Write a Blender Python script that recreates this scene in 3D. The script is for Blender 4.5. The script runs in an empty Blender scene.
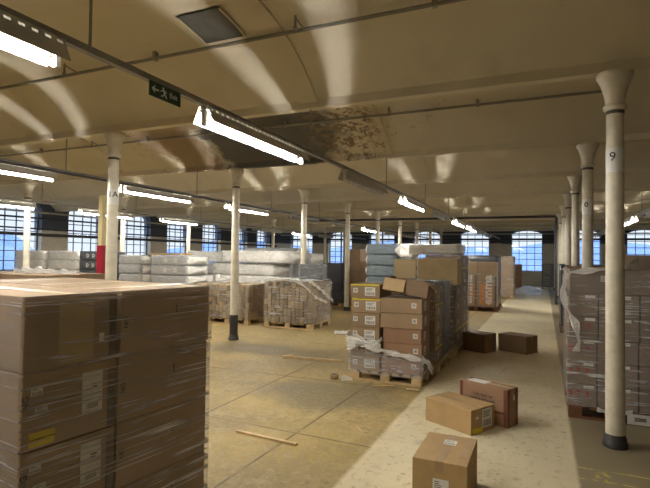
import bpy, bmesh, math, random
from mathutils import Vector, Matrix
random.seed(7)
PI = math.pi
SC = bpy.context.scene
COL = SC.collection

# ------------------------------------------------------------------ camera
FPX, YAW, PITCH, ROLL, EYE = 493.21, 0.41771, 0.024735, -0.013567, 1.6
def cam_dir(x3, y3, z3):
    x = x3*math.cos(ROLL)+y3*math.sin(ROLL); y2 = -x3*math.sin(ROLL)+y3*math.cos(ROLL)
    z = z3*math.cos(PITCH)-y2*math.sin(PITCH); y = z3*math.sin(PITCH)+y2*math.cos(PITCH)
    return Vector((x*math.cos(YAW)-z*math.sin(YAW), x*math.sin(YAW)+z*math.cos(YAW), y))
cd = bpy.data.cameras.new('camera'); cam = bpy.data.objects.new('camera', cd); COL.objects.link(cam)
cd.sensor_width = 36; cd.lens = FPX/650*36; cd.clip_end = 2000; cd.clip_start = .05
r_, u_, f_ = cam_dir(1,0,0), cam_dir(0,1,0), cam_dir(0,0,1)
cam.matrix_world = Matrix(((r_.x,u_.x,-f_.x,0),(r_.y,u_.y,-f_.y,0),(r_.z,u_.z,-f_.z,EYE),(0,0,0,1)))
SC.camera = cam
# ------------------------------------------------------------------ exposure, world
SC.view_settings.view_transform = 'Standard'; SC.view_settings.look = 'None'
SC.view_settings.gamma = 1; SC.view_settings.use_curve_mapping = False
SC.view_settings.exposure = 0.18
SC.cycles.use_denoising = True
SC.cycles.max_bounces = 8; SC.cycles.diffuse_bounces = 5; SC.cycles.transparent_max_bounces = 16
SC.cycles.caustics_reflective = False; SC.cycles.caustics_refractive = False
SC.cycles.sample_clamp_indirect = 4
TUBE_STRENGTH = 220.0
TUBE_COLOR = (1.0, 0.95, 0.85)
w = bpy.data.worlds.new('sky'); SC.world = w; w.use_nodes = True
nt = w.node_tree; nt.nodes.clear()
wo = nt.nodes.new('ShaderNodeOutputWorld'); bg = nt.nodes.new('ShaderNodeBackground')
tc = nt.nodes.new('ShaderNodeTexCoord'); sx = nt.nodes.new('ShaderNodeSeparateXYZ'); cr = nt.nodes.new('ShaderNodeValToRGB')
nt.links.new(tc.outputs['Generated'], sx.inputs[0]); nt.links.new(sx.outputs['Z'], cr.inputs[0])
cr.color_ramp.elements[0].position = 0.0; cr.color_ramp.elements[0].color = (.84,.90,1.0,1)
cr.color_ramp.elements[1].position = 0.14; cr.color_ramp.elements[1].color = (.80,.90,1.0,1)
cr.color_ramp.elements.new(.5).color = (3.2,4.0,5.2,1)  # upper sky, unseen through the windows, brightened to throw daylight on the floor
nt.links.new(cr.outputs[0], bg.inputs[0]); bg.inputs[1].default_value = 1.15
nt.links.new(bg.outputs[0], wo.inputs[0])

# ------------------------------------------------------------------ material helpers
def new_mat(name):
    m = bpy.data.materials.new(name); m.use_nodes = True
    nt = m.node_tree; nt.nodes.clear()
    out = nt.nodes.new('ShaderNodeOutputMaterial')
    return m, nt, out
class N:
    def __init__(s, nt): s.nt = nt
    def node(s, t, **k):
        n = s.nt.nodes.new(t)
        for a, b in k.items(): setattr(n, a, b)
        return n
    def link(s, a, b): s.nt.links.new(a, b)
    def setin(s, sock, v):
        if hasattr(v, 'is_output'): s.link(v, sock)
        else:
            if isinstance(v, (tuple, list)) and len(v) == 3 and sock.type == 'RGBA': v = (*v, 1)
            sock.default_value = v
    def math(s, op, a, b=0.0, clamp=False):
        n = s.node('ShaderNodeMath', operation=op, use_clamp=clamp)
        s.setin(n.inputs[0], a); s.setin(n.inputs[1], b); return n.outputs[0]
    def mix(s, f, a, b, blend='MIX'):
        n = s.node('ShaderNodeMix', data_type='RGBA', blend_type=blend)
        s.setin(n.inputs[0], f); s.setin(n.inputs[6], a); s.setin(n.inputs[7], b); return n.outputs[2]
    def noise(s, vec, scale, detail=4, rough=.55, dist=0):
        n = s.node('ShaderNodeTexNoise'); s.link(vec, n.inputs['Vector'])
        n.inputs['Scale'].default_value = scale; n.inputs['Detail'].default_value = detail
        n.inputs['Roughness'].default_value = rough; n.inputs['Distortion'].default_value = dist
        return n.outputs[0]
    def ramp(s, f, lo, hi, a=0.0, b=1.0):
        n = s.node('ShaderNodeMapRange'); s.setin(n.inputs[0], f)
        n.inputs[1].default_value = lo; n.inputs[2].default_value = hi
        n.inputs[3].default_value = a; n.inputs[4].default_value = b; return n.outputs[0]
    def coord(s, kind='Object', scale=(1,1,1), rot=(0,0,0)):
        t = s.node('ShaderNodeTexCoord'); m = s.node('ShaderNodeMapping')
        s.link(t.outputs[kind], m.inputs[0]); m.inputs['Scale'].default_value = scale
        m.inputs['Rotation'].default_value = rot; return m.outputs[0]
    def geo(s, scale=(1,1,1), rot=(0,0,0)):
        t = s.node('ShaderNodeNewGeometry'); m = s.node('ShaderNodeMapping')
        s.link(t.outputs['Position'], m.inputs[0]); m.inputs['Scale'].default_value = scale
        m.inputs['Rotation'].default_value = rot; return m.outputs[0]
    def sep(s, v):
        n = s.node('ShaderNodeSeparateXYZ'); s.link(v, n.inputs[0]); return n.outputs
    def ellipse(s, P, c, r, nz, soft=.25, warp=.5):
        o = s.sep(P)
        dx = s.math('DIVIDE', s.math('SUBTRACT', o[0], c[0]), r[0]); dy = s.math('DIVIDE', s.math('SUBTRACT', o[1], c[1]), r[1])
        d = s.math('SQRT', s.math('ADD', s.math('MULTIPLY', dx, dx), s.math('MULTIPLY', dy, dy)))
        d = s.math('ADD', d, s.math('MULTIPLY', s.math('SUBTRACT', nz, .5), warp*2))
        return s.ramp(d, 1, 1-soft)
    def bsdf(s, out, color, rough=.7, metal=0, bump=None, bstr=.3, bdist=.01, spec=.5, **k):
        b = s.node('ShaderNodeBsdfPrincipled')
        s.setin(b.inputs['Base Color'], color); s.setin(b.inputs['Roughness'], rough)
        s.setin(b.inputs['Metallic'], metal); s.setin(b.inputs['Specular IOR Level'], spec)
        if bump is not None:
            bn = s.node('ShaderNodeBump'); bn.inputs['Strength'].default_value = bstr; bn.inputs['Distance'].default_value = bdist
            s.link(bump, bn.inputs['Height']); s.link(bn.outputs[0], b.inputs['Normal'])
        if out is not None: s.link(b.outputs[0], out.inputs[0])
        return b
def simple(name, color, rough=.6, metal=0, nscale=8, namt=.15, bump=.15, spec=.4, rnd=0):
    m, nt, out = new_mat(name); n = N(nt)
    v = n.coord('Object'); nz = n.noise(v, nscale)
    f = n.ramp(nz, .3, .7, 1-namt, 1+namt)
    if rnd:
        oi = n.node('ShaderNodeObjectInfo'); f = n.math('MULTIPLY', f, n.ramp(oi.outputs['Random'], 0, 1, 1-rnd, 1+rnd))
    hs = n.node('ShaderNodeHueSaturation'); hs.inputs['Color'].default_value = (*color, 1); n.link(f, hs.inputs['Value'])
    n.bsdf(out, hs.outputs[0], rough, metal, nz, bump, .005, spec); return m
M = {}
def cardboard(name, color, rnd=.1):
    m, nt, out = new_mat(name); n = N(nt)
    v = n.coord('Object'); nz = n.noise(v, 5); fine = n.noise(n.coord('Object', (1,1,60)), 6, 2)
    f = n.math('MULTIPLY', n.ramp(nz, .25, .75, .88, 1.1), n.ramp(fine, .3, .7, .96, 1.04))
    oi = n.node('ShaderNodeObjectInfo'); f = n.math('MULTIPLY', f, n.ramp(oi.outputs['Random'], 0, 1, 1-rnd, 1+rnd))
    hs = n.node('ShaderNodeHueSaturation'); hs.inputs['Color'].default_value = (*color, 1); n.link(f, hs.inputs['Value'])
    n.bsdf(out, hs.outputs[0], .72, 0, fine, .12, .002, .3); return m
M['card'] = cardboard('brown cardboard', (.33,.235,.15))
M['card_floor'] = cardboard('kraft cardboard', (.42,.285,.14))
M['card_pale'] = cardboard('pale cardboard', (.50,.38,.21))
M['card_dark'] = cardboard('dull brown cardboard', (.27,.185,.12))
M['card_wine'] = cardboard('greyish brown cardboard', (.25,.19,.15)); M['card_red'] = cardboard('reddish brown cardboard', (.33,.20,.125))
M['card_in'] = cardboard('inner cardboard', (.55,.40,.22))
M['bundle'] = cardboard('pale kraft pack', (.36,.28,.185), .38)
M['paper'] = simple('white label paper', (.78,.77,.74), .6, nscale=20, namt=.05)
M['ink'] = simple('black ink', (.02,.02,.02), .7)
M['redink'] = simple('red ink', (.45,.06,.05), .7)
M['tape_soft'] = simple('soft brown tape', (.37,.25,.125), .35, namt=.08); M['yellow'] = simple('yellow label', (.80,.66,.03), .55, namt=.08)
M['tape'] = simple('brown packing tape', (.36,.24,.13), .25, namt=.1)
M['darktape'] = simple('dark printed packing tape', (.10,.065,.045), .3)
M['redtape'] = simple('dark red printed tape', (.16,.05,.035), .4)
M['iron'] = simple('cream painted cast iron', (.70,.65,.53), .45, nscale=9, namt=.12, bump=.3)
M['iron_dark'] = simple('worn black iron base', (.035,.032,.03), .5, nscale=15, namt=.4, bump=.5)
M['collar'] = simple('dark joint ring', (.09,.08,.07), .5)
M['conduit'] = simple('grey painted conduit', (.26,.25,.22), .5)
M['conduit_light'] = simple('dusty light pipe', (.42,.40,.34), .5)
M['conduit_dark'] = simple('dark dusty pipe', (.045,.045,.055), .6)
M['fix'] = simple('white enamelled steel', (.66,.64,.58), .35, namt=.06)
M['fix_wing'] = simple('grey enamel reflector', (.46,.45,.42), .4, namt=.05); M['fix_grey'] = simple('grey steel batten', (.24,.23,.21), .4)
M['wood'] = simple('pale raw pine', (.60,.45,.25), .7, nscale=12, namt=.2, rnd=.15)
M['wood_dark'] = simple('reddish stained pallet wood', (.17,.075,.04), .7, nscale=12, namt=.25, rnd=.15)
M['sign_green'] = simple('dark green sign', (.012,.05,.032), .4)
M['sign_white'] = simple('sign white', (.75,.80,.76), .5)
M['frame'] = simple('dark painted window bars', (.10,.13,.20), .5)
M['red'] = simple('crimson paint', (.36,.012,.035), .5, namt=.1)
M['creamy'] = simple('yellowish cream paint', (.66,.56,.30), .5, namt=.1)
M['matt_grey'] = None
M['black_wrap'] = simple('black plastic sheet', (.035,.035,.042), .35, nscale=5, namt=.3, bump=.5)
M['grey_plastic'] = simple('grey slatted crate', (.20,.20,.22), .6)
M['dark_card'] = simple('charcoal printed carton', (.075,.075,.09), .6, rnd=.15)
M['orange'] = simple('orange print', (.62,.25,.05), .6)

# wrinkled pack sheeting (opaque)
def sheeting(name, color, rough=.3, bstr=.9):
    m, nt, out = new_mat(name); n = N(nt)
    v = n.coord('Object', (1,1,2.2), (.3,.5,.2)); nz = n.noise(v, 5, 6, .6, 1.2)
    f = n.ramp(nz, .3, .72, .8, 1.2)
    hs = n.node('ShaderNodeHueSaturation'); hs.inputs['Color'].default_value = (*color, 1); n.link(f, hs.inputs['Value'])
    n.bsdf(out, hs.outputs[0], rough, 0, nz, bstr, .05, .5); return m
M['sheet_white'] = sheeting('white polythene', (.78,.77,.74))
M['sheet_grey'] = sheeting('grey polythene', (.47,.48,.50))
M['sheet_blue'] = sheeting('blue grey polythene', (.15,.19,.22))
M['sheet_dark'] = sheeting('dark grey polythene', (.09,.10,.11))

# clear stretch film
def film(name, base, amt, rot=(0,0,0), scale=(1,1,14), tint=(.80,.82,.86)):
    m, nt, out = new_mat(name); n = N(nt)
    v = n.geo(scale, rot); st = n.noise(v, 2.6, 5, .7, .3)
    v2 = n.geo((scale[0]*.8, scale[1]*.8, scale[2]*2.2), (rot[0]+.16, rot[1]-.1, 0)); st2 = n.noise(v2, 2.6, 3, .6, .1)
    st = n.math('MAXIMUM', st, n.math('MULTIPLY', st2, .97))
    big = n.noise(n.geo(), 2.5, 3)
    fac = n.math('ADD', base, n.math('MULTIPLY', n.math('MULTIPLY', n.ramp(st, .56, .67), n.ramp(big, .36, .6, .15, 1)), amt), True)  # wrinkle streaks, with lamp and window reflections painted in as paler film
    b = n.bsdf(None, tint, .16, 0, st, .9, .02, .7)
    t = n.node('ShaderNodeBsdfTransparent'); mx = n.node('ShaderNodeMixShader')
    n.link(fac, mx.inputs[0]); n.link(t.outputs[0], mx.inputs[1]); n.link(b.outputs[0], mx.inputs[2])
    n.link(mx.outputs[0], out.inputs[0]); return m
M['film'] = film('clear stretch film', .17, 1.3, (.20,.10,0), (.45,.45,16), (.74,.72,.76))
M['film_b'] = film('clear stretch film tight', .09, 1.1, (.3,.35,0), (1,1,10))
M['film_mid'] = film('layered clear film', .20, .9, (.3,.5,0), (1.5,1.5,7), (.78,.80,.88)); M['film_thick'] = film('bunched clear film', .74, .5, (.2,.9,0), (3,3,6), (.95,.94,.91))

def glass():
    m, nt, out = new_mat('window glass'); n = N(nt)
    t = n.node('ShaderNodeBsdfTransparent'); g = n.node('ShaderNodeBsdfGlossy'); g.inputs['Roughness'].default_value = .05
    t.inputs[0].default_value = (.93,.95,.97,1)
    mx = n.node('ShaderNodeMixShader'); mx.inputs[0].default_value = .06
    n.link(t.outputs[0], mx.inputs[1]); n.link(g.outputs[0], mx.inputs[2]); n.link(mx.outputs[0], out.inputs[0]); return m
M['glass'] = glass()
def emit(name, c, s):
    m, nt, out = new_mat(name); e = nt.nodes.new('ShaderNodeEmission'); e.inputs[0].default_value = (*c,1); e.inputs[1].default_value = s
    nt.links.new(e.outputs[0], out.inputs[0]); return m
M['tube'] = emit('lit fluorescent tube', TUBE_COLOR, TUBE_STRENGTH)
M['tube_off'] = simple('unlit fluorescent tube', (.55,.55,.52), .3)

# walls: cream below, dark slate paint above 2.5 m, painted brick
def wall_mat():
    m, nt, out = new_mat('painted brick wall'); n = N(nt)
    P = n.geo(); o = n.sep(P); nz = n.noise(P, 1.3, 5)
    br = n.node('ShaderNodeTexBrick'); br.inputs['Scale'].default_value = 1
    cmb = n.node('ShaderNodeCombineXYZ'); n.link(n.math('ADD', o[0], o[1]), cmb.inputs[0]); n.link(o[2], cmb.inputs[1])
    n.link(cmb.outputs[0], br.inputs['Vector'])
    br.inputs['Brick Width'].default_value = .23; br.inputs['Row Height'].default_value = .075; br.inputs['Mortar Size'].default_value = .008
    br.inputs['Color1'].default_value = (.66,.60,.48,1); br.inputs['Color2'].default_value = (.58,.52,.42,1); br.inputs['Mortar'].default_value = (.46,.41,.34,1)
    low = n.mix(n.ramp(nz, .4, .7, 0, .35), br.outputs[0], (.30,.27,.23))
    top = n.ramp(n.math('ADD', o[2], n.math('MULTIPLY', nz, .25)), 2.58, 2.64)
    colr = n.mix(top, low, (.07,.078,.10))
    n.bsdf(out, colr, .75, 0, br.outputs[1], .3, .006); return m
M['wall'] = wall_mat()
def ceil_mat():
    m, nt, out = new_mat('old cream limewash ceiling'); n = N(nt)
    P = n.geo(); nz = n.noise(P, 2.0, 6, .6); big = n.noise(P, .45, 3); det = n.noise(P, 9, 5, .7)
    base = n.mix(n.ramp(big, .35, .7), (.72,.66,.53), (.64,.585,.46))
    base = n.mix(n.ramp(nz, .55, .78, 0, .3), base, (.42,.36,.26))
    dark = n.ellipse(P, (-4.35,7.3), (1.35,.95), nz, .12, .5)
    brown = n.ellipse(P, (-5.95,7.1), (1.05,.95), nz, .10, .6)
    peel = n.math('MULTIPLY', n.ellipse(P, (-3.0,7.2), (.75,.75), nz, .3, .5), n.ramp(det, .47, .56))
    rim = n.math('MULTIPLY', n.ellipse(P, (-4.6,7.2), (2.9,1.1), nz, .3, .8), n.ramp(det, .52, .60, 0, .8))
    c = n.mix(brown, base, n.mix(det, (.30,.225,.15), (.38,.30,.21)))
    c = n.mix(rim, c, (.25,.21,.16)); c = n.mix(n.ellipse(P, (-4.35,7.3), (1.45,1.02), nz, .06, .5), c, (.50,.47,.40)); c = n.mix(dark, c, (.13,.13,.13)); c = n.mix(peel, c, (.24,.19,.14))
    n.bsdf(out, c, .8, 0, n.math('ADD', nz, det), .25, .01, .25); return m
M['ceil'] = ceil_mat()
def floor_mat():
    m, nt, out = new_mat('worn warehouse floor'); n = N(nt)
    P = n.geo(); o = n.sep(P)
    nz = n.noise(P, 1.4, 6, .62); fine = n.noise(P, 14, 5, .7); big = n.noise(P, .35, 4); mid = n.noise(n.geo((1,.6,1),(0,0,.6)), 6.5, 8, .75, .2)
    # old brown boards and screed
    old = n.mix(n.ramp(nz, .35, .66), (.29,.215,.09), (.52,.39,.17))
    old = n.mix(n.ramp(mid, .50, .66, 0, .6), old, (.50,.41,.24))
    old = n.mix(n.math('MULTIPLY', n.ellipse(P, (-2.3,5.3), (1.0,.75), nz, .5, .6), .6), old, (.15,.135,.10))
    old = n.mix(n.math('MULTIPLY', n.ellipse(P, (-4.4,7.3), (1.6,.6), nz, .5, .6), .75), old, (.12,.105,.075))  # band of shadow painted into the floor colour
    old = n.mix(n.ramp(big, .5, .62, 0, .5), old, (.16,.13,.075))
    old = n.mix(n.ramp(fine, .5, .66, 0, .55), old, (.15,.115,.06))
    old = n.mix(n.ramp(n.noise(P, 26, 4, .7), .55, .68, 0, .5), old, (.60,.50,.30))
    yel = n.math('MULTIPLY', n.ramp(fine, .52, .62), n.math('ADD', n.ellipse(P, (-1.9,3.8), (.75,.65), nz, .5, .6), n.math('ADD', n.ellipse(P, (-2.9,4.7), (.55,.5), nz, .5, .6), n.ellipse(P, (-2.5,3.4), (.45,.45), nz, .5, .6), True), True))
    old = n.mix(n.math('MULTIPLY', yel, .55), old, (.62,.46,.07))
    # pale concrete walkway
    new = n.mix(n.ramp(nz, .3, .7), (.66,.57,.38), (.82,.74,.53))
    new = n.mix(n.ramp(fine, .57, .64, 0, .6), new, (.30,.24,.15))
    new = n.mix(n.ramp(mid, .54, .68, 0, .5), new, (.36,.29,.18))
    new = n.mix(n.ramp(big, .5, .62, 0, .45), new, (.40,.34,.24))
    edge = n.math('MULTIPLY', n.math('SUBTRACT', nz, .5), .04)
    xl = n.math('ADD', o[0], edge)
    walk = n.math('MULTIPLY', n.ramp(xl, -1.35, -1.31), n.ramp(xl, .25, .22))
    rt = n.mix(n.ramp(nz, .35, .7), (.22,.18,.11), (.30,.25,.16))
    rt = n.mix(n.math('MULTIPLY', n.ramp(fine, .48, .56), n.ellipse(P, (.40,4.22), (.07,.14), nz, .4, .5)), rt, (.60,.46,.08))
    for yl in (4.32, 4.11):
        dd = n.math('ABSOLUTE', n.math('SUBTRACT', o[1], n.math('ADD', yl, n.math('MULTIPLY', n.math('SUBTRACT', nz, .5), .06))))
        rt = n.mix(n.math('MULTIPLY', n.ramp(dd, .012, .006), n.ramp(fine, .42, .55)), rt, (.66,.55,.12))
    c = n.mix(n.ramp(o[0], .20, .26), old, rt)
    c = n.mix(walk, c, new)
    # joints in the old floor
    lines = None
    for (a, b, cc) in ((.998,.012,3.06), (1,-.02,2.12), (-.02,1,-5.9), (.03,1,-3.95), (-.01,1,-8.3)):
        d = n.math('ABSOLUTE', n.math('ADD', n.math('ADD', n.math('MULTIPLY', o[0], a), n.math('MULTIPLY', o[1], b)), cc))
        l = n.ramp(d, .016, .006)
        lines = l if lines is None else n.math('MAXIMUM', lines, l)
    lines = n.math('MULTIPLY', lines, n.math('MULTIPLY', n.ramp(nz, .35, .5), n.math('SUBTRACT', 1, walk)))
    c = n.mix(n.math('MULTIPLY', lines, .7), c, (.05,.04,.025))
    n.bsdf(out, c, n.ramp(nz, .3, .7, .42, .7), 0, n.math('ADD', fine, nz), .35, .008, .4); return m
M['floor'] = floor_mat()

# ------------------------------------------------------------------ mesh helpers
class MB:
    def __init__(s): s.v = []; s.f = []; s.m = []; s.sm = []
    def add(s, vs, fs, mi=0, smooth=False):
        b = len(s.v); s.v += [tuple(v) for v in vs]
        for f in fs: s.f.append([b+i for i in f]); s.m.append(mi); s.sm.append(smooth)
    def box(s, x0,x1,y0,y1,z0,z1, mi=0, mat=None):
        vs = [Vector(p) for p in ((x0,y0,z0),(x1,y0,z0),(x1,y1,z0),(x0,y1,z0),(x0,y0,z1),(x1,y0,z1),(x1,y1,z1),(x0,y1,z1))]
        if mat is not None: vs = [mat @ v for v in vs]
        s.add(vs, [(0,3,2,1),(4,5,6,7),(0,1,5,4),(1,2,6,5),(2,3,7,6),(3,0,4,7)], mi); return s
    def tube(s, pts, r, n=10, mi=0, cap=True):
        rs = r if isinstance(r, (list,tuple)) else [r]*len(pts)
        pts = [Vector(p) for p in pts]; rings = []
        for i, p in enumerate(pts):
            d = (pts[min(i+1,len(pts)-1)]-pts[max(i-1,0)]).normalized()
            a = Vector((0,0,1)) if abs(d.z) < .9 else Vector((1,0,0))
            x = d.cross(a).normalized(); y = d.cross(x).normalized()
            rings.append([p+(x*math.cos(2*PI*k/n)+y*math.sin(2*PI*k/n))*rs[i] for k in range(n)])
        vs = [v for q in rings for v in q]; fs = []
        for i in range(len(pts)-1):
            for k in range(n): fs.append((i*n+k, i*n+(k+1)%n, (i+1)*n+(k+1)%n, (i+1)*n+k))
        s.add(vs, fs, mi, True)
        if cap: s.add(rings[0], [tuple(range(n))[::-1]], mi); s.add(rings[-1], [tuple(range(n))], mi)
        return s
    def lathe(s, prof, c=(0,0), n=20, mi=0):
        s.tube([(c[0],c[1],z) for r,z in prof], [r for r,z in prof], n, mi); return s
    def build(s, name, mats, parent=None, loc=(0,0,0), rot=(0,0,0), bevel=0, seg=2):
        me = bpy.data.meshes.new(name); me.from_pydata(s.v, [], s.f)
        for mt in (mats if isinstance(mats, (list,tuple)) else [mats]): me.materials.append(mt)
        for p, mi, sm in zip(me.polygons, s.m, s.sm): p.material_index = mi; p.use_smooth = sm
        if bevel:
            bm = bmesh.new(); bm.from_mesh(me); bmesh.ops.remove_doubles(bm, verts=bm.verts, dist=1e-5)
            bmesh.ops.bevel(bm, geom=list(bm.edges), offset=bevel, segments=seg, affect='EDGES', profile=.6)
            bm.to_mesh(me); bm.free()
        else:
            bm = bmesh.new(); bm.from_mesh(me); bmesh.ops.recalc_face_normals(bm, faces=bm.faces); bm.to_mesh(me); bm.free()
        o = bpy.data.objects.new(name, me); COL.objects.link(o)
        o.location = loc; o.rotation_euler = rot
        if parent: o.parent = parent
        return o
def tag(o, label=None, cat=None, group=None, kind=None):
    if label: o['label'] = label
    if cat: o['category'] = cat
    if group: o['group'] = group
    if kind: o['kind'] = kind
    return o
def empty(name, loc=(0,0,0), rz=0):
    o = bpy.data.objects.new(name, None); COL.objects.link(o); o.location = loc; o.rotation_euler = (0,0,rz); o.empty_display_size = .1; return o
def copy_tree(o, parent=None):
    c = o.copy(); COL.objects.link(c)
    if parent: c.parent = parent
    for ch in list(o.children): copy_tree(ch, c)
    return c
def struct(o): o['kind'] = 'structure'; return o
TXT = {}
def text_mesh(s, size, mat, name, parent, loc, rot, bold=.0):
    key = (s, size, bold, mat.name)
    if key not in TXT:
        cu = bpy.data.curves.new('txt', 'FONT'); cu.body = s; cu.size = size; cu.align_x = 'CENTER'; cu.align_y = 'CENTER'; cu.offset = bold; cu.resolution_u = 2; cu.extrude = .0004
        t = bpy.data.objects.new('txt', cu); COL.objects.link(t)
        bpy.context.view_layer.update()
        me = bpy.data.meshes.new_from_object(t.evaluated_get(bpy.context.evaluated_depsgraph_get()))
        me.materials.clear(); me.materials.append(mat); bpy.data.objects.remove(t); TXT[key] = me
    o = bpy.data.objects.new(name, TXT[key]); COL.objects.link(o); o.parent = parent; o.location = loc; o.rotation_euler = rot
    return o
ORD = ['first','second','third','fourth','fifth','sixth','seventh','eighth','ninth','tenth','eleventh','twelfth','thirteenth','fourteenth','fifteenth','sixteenth']

# ------------------------------------------------------------------ geometry constants
YA, D, W, XR, H = 4.938, 2.925, 5.92, .566, 3.24
XL, YF, XW, YB = -17.95, YA+9*D, 9.0, YA-3*D
ZS, ZC = 3.33, 3.86        # vault springing and crown
ROWY = [YA+i*D for i in range(-3, 10)]
MIDX = XR-W/2

# floor
f = MB().box(XL-.5, XW+.5, YB-.5, YF+.5, -.25, 0).build('floor', M['floor']); struct(f)
# ceiling: jack arches between the beams
root = MB(); NA = 16
def vault_z(y):
    for a in ROWY[:-1]:
        if a <= y <= a+D:
            t = (y-a-.05)/(D-.1); t = min(max(t, 0), 1); c = D-.1; s_ = ZC-ZS; R = (c*c/4+s_*s_)/(2*s_)
            return ZC-R+math.sqrt(max(R*R-(c*(t-.5))**2, 0))
    return ZS
for a in ROWY[:-1]:
    ys = [a+.05+(D-.1)*k/NA for k in range(NA+1)]
    vs = []; fs = []
    for y in ys: z = vault_z(y); vs += [(XL-.4,y,z),(XW+.4,y,z),(XL-.4,y,z+.12),(XW+.4,y,z+.12)]
    for k in range(NA):
        b = 4*k; fs += [(b,b+1,b+5,b+4),(b+2,b+6,b+7,b+3)]
    root.add(vs, fs, 0, True)
root.box(XL-.4, XW+.4, YB-.4, YF+.4, 4.05, 4.2)
ceiling = struct(root.build('ceiling', M['ceil']))
for y in ROWY:
    m = MB(); m.box(XL, XW, y-.055, y+.055, H, H+.035); m.box(XL, XW, y-.05, y+.05, H+.035, 4.0)
    m.build('ceiling_beam', M['ceil'], ceiling)
for xc in (MIDX, MIDX-W, MIDX-2*W, MIDX+W):
    for a in ROWY[:-1]:
        if xc > 0 and a < 4: continue
        m = MB(); vs = []; fs = []
        for k in range(NA+1):
            y = a+.05+(D-.1)*k/NA; z = vault_z(y)
            vs += [(xc-.11,y,z-.03),(xc+.11,y,z-.03),(xc-.11,y,z+.02),(xc+.11,y,z+.02)]
        for k in range(NA):
            b = 4*k; fs += [(b,b+1,b+5,b+4),(b,b+4,b+6,b+2),(b+1,b+3,b+7,b+5)]
        m.add(vs, fs, 0, False); m.build('ceiling_rib', M['ceil'], ceiling)

# walls with arched window openings
WT = .45
def wall_windows(name, P, length, wins, z1=4.05):
    """P(s, d, z): s along, d = depth outward"""
    m = MB(); s0 = -.45
    def quad(a, b, c, d): m.add([a,b,c,d], [(0,1,2,3)])
    def rect(sa, sb, za, zb):
        for d in (0, WT): quad(P(sa,d,za),P(sb,d,za),P(sb,d,zb),P(sa,d,zb))
    for (sc, ww, zb, zsp, zt) in wins:
        sa, sb = sc-ww/2, sc+ww/2
        rect(s0, sa, -.2, z1); rect(sa, sb, -.2, zb)
        pts = [(sc+ww/2*math.cos(PI*(1-k/10)), zsp+(zt-zsp)*math.sin(PI*k/10)) for k in range(11)]
        for (p, q) in zip(pts, pts[1:]):
            for d in (0, WT): quad(P(p[0],d,p[1]),P(q[0],d,q[1]),P(q[0],d,z1),P(p[0],d,z1))
            quad(P(p[0],0,p[1]),P(q[0],0,q[1]),P(q[0],WT,q[1]),P(p[0],WT,p[1]))
        quad(P(sa,0,zb),P(sb,0,zb),P(sb,WT,zb),P(sa,WT,zb))
        for x in (sa, sb): quad(P(x,0,zb),P(x,0,zsp),P(x,WT,zsp),P(x,WT,zb))
        s0 = sb
    rect(s0, length+.45, -.2, z1)
    return struct(m.build(name, M['wall']))
wn = [0]
def window(P, sc, ww, zb, zsp, zt, nv=3, thick=False):
    wn[0] += 1
    d = .22; fr = MB(); t = .05
    def bx(m, sa, sb, za, zb_, dd=.05):
        p = P(sa, d, za); q = P(sb, d+dd, zb_)
        m.box(min(p[0],q[0]),max(p[0],q[0]),min(p[1],q[1]),max(p[1],q[1]),za,zb_)
    sa, sb = sc-ww/2, sc+ww/2
    bx(fr, sa, sa+t, zb, zsp); bx(fr, sb-t, sb, zb, zsp); bx(fr, sa, sb, zb, zb+t)
    ap = [(sc+ww/2*math.cos(PI*(1-k/10)), zsp+(zt-zsp)*math.sin(PI*k/10)) for k in range(11)]
    for p, q in zip(ap, ap[1:]):
        vs = [P(p[0],d,p[1]),P(q[0],d,q[1]),P(q[0],d,q[1]-t),P(p[0],d,p[1]-t),P(p[0],d+.05,p[1]),P(q[0],d+.05,q[1]),P(q[0],d+.05,q[1]-t),P(p[0],d+.05,p[1]-t)]
        fr.add(vs, [(0,1,2,3),(4,7,6,5),(0,4,5,1),(3,2,6,7)])
    o = struct(fr.build('window_%d' % wn[0], M['frame']))
    b = MB()
    for k in range(1, nv+1):
        s = sa+ww*k/(nv+1); hw = .05 if (thick and k == (nv+1)//2) else .016
        zz = zsp+(zt-zsp)*math.sqrt(max(0, 1-((s-sc)/(ww/2))**2))-.02
        bx(b, s-hw, s+hw, zb, zz, .035)
    nh = 6
    for k in range(1, nh+1):
        z = zb+(zsp+.1-zb)*k/(nh+.35); bx(b, sa+.02, sb-.02, z-.016, z+.016, .035)
    b.build('glazing_bars', M['frame'], o)
    g = MB(); gs = [P(sa,d+.02,zb), P(sb,d+.02,zb)]+[P(p[0],d+.02,p[1]) for p in ap[::-1]]
    g2 = [P(sa,d+.026,zb), P(sb,d+.026,zb)]+[P(p[0],d+.026,p[1]) for p in ap[::-1]]
    n = len(gs); g.add(gs, [tuple(range(n))]); g.add(g2, [tuple(range(n))[::-1]])
    g.build('glass_pane', M['glass'], o)
PF = lambda s, d, z: Vector((XL+s, YF+d, z))
PL = lambda s, d, z: Vector((XL-d, YB+s, z))
fw = []
for k in range(9):
    cx = XR+W/4+W-W/2*k
    if cx-1 > XL and cx+1 < XW: fw.append((cx-XL, 1.72, .87, 3.02, 3.30))
fw.sort()
struct_f = wall_windows('wall_back', PF, XW-XL, fw)
for i, q in enumerate(fw): window(PF, *q, thick=(i in (1,2)))
lw = [(y+D/2-YB, 1.75, .9, 3.2, 3.62) for y in ROWY[2:-1]]
wall_windows('wall_left', PL, YF-YB, lw)
for q in lw: window(PL, *q)
struct(MB().box(XW, XW+.45, YB-.45, YF+.45, -.2, 4.05).build('wall_right', M['wall']))
struct(MB().box(XL-.45, XW+.45, YB-.45, YB-.05, -.2, 4.05).build('wall_front', M['wall']))

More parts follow.
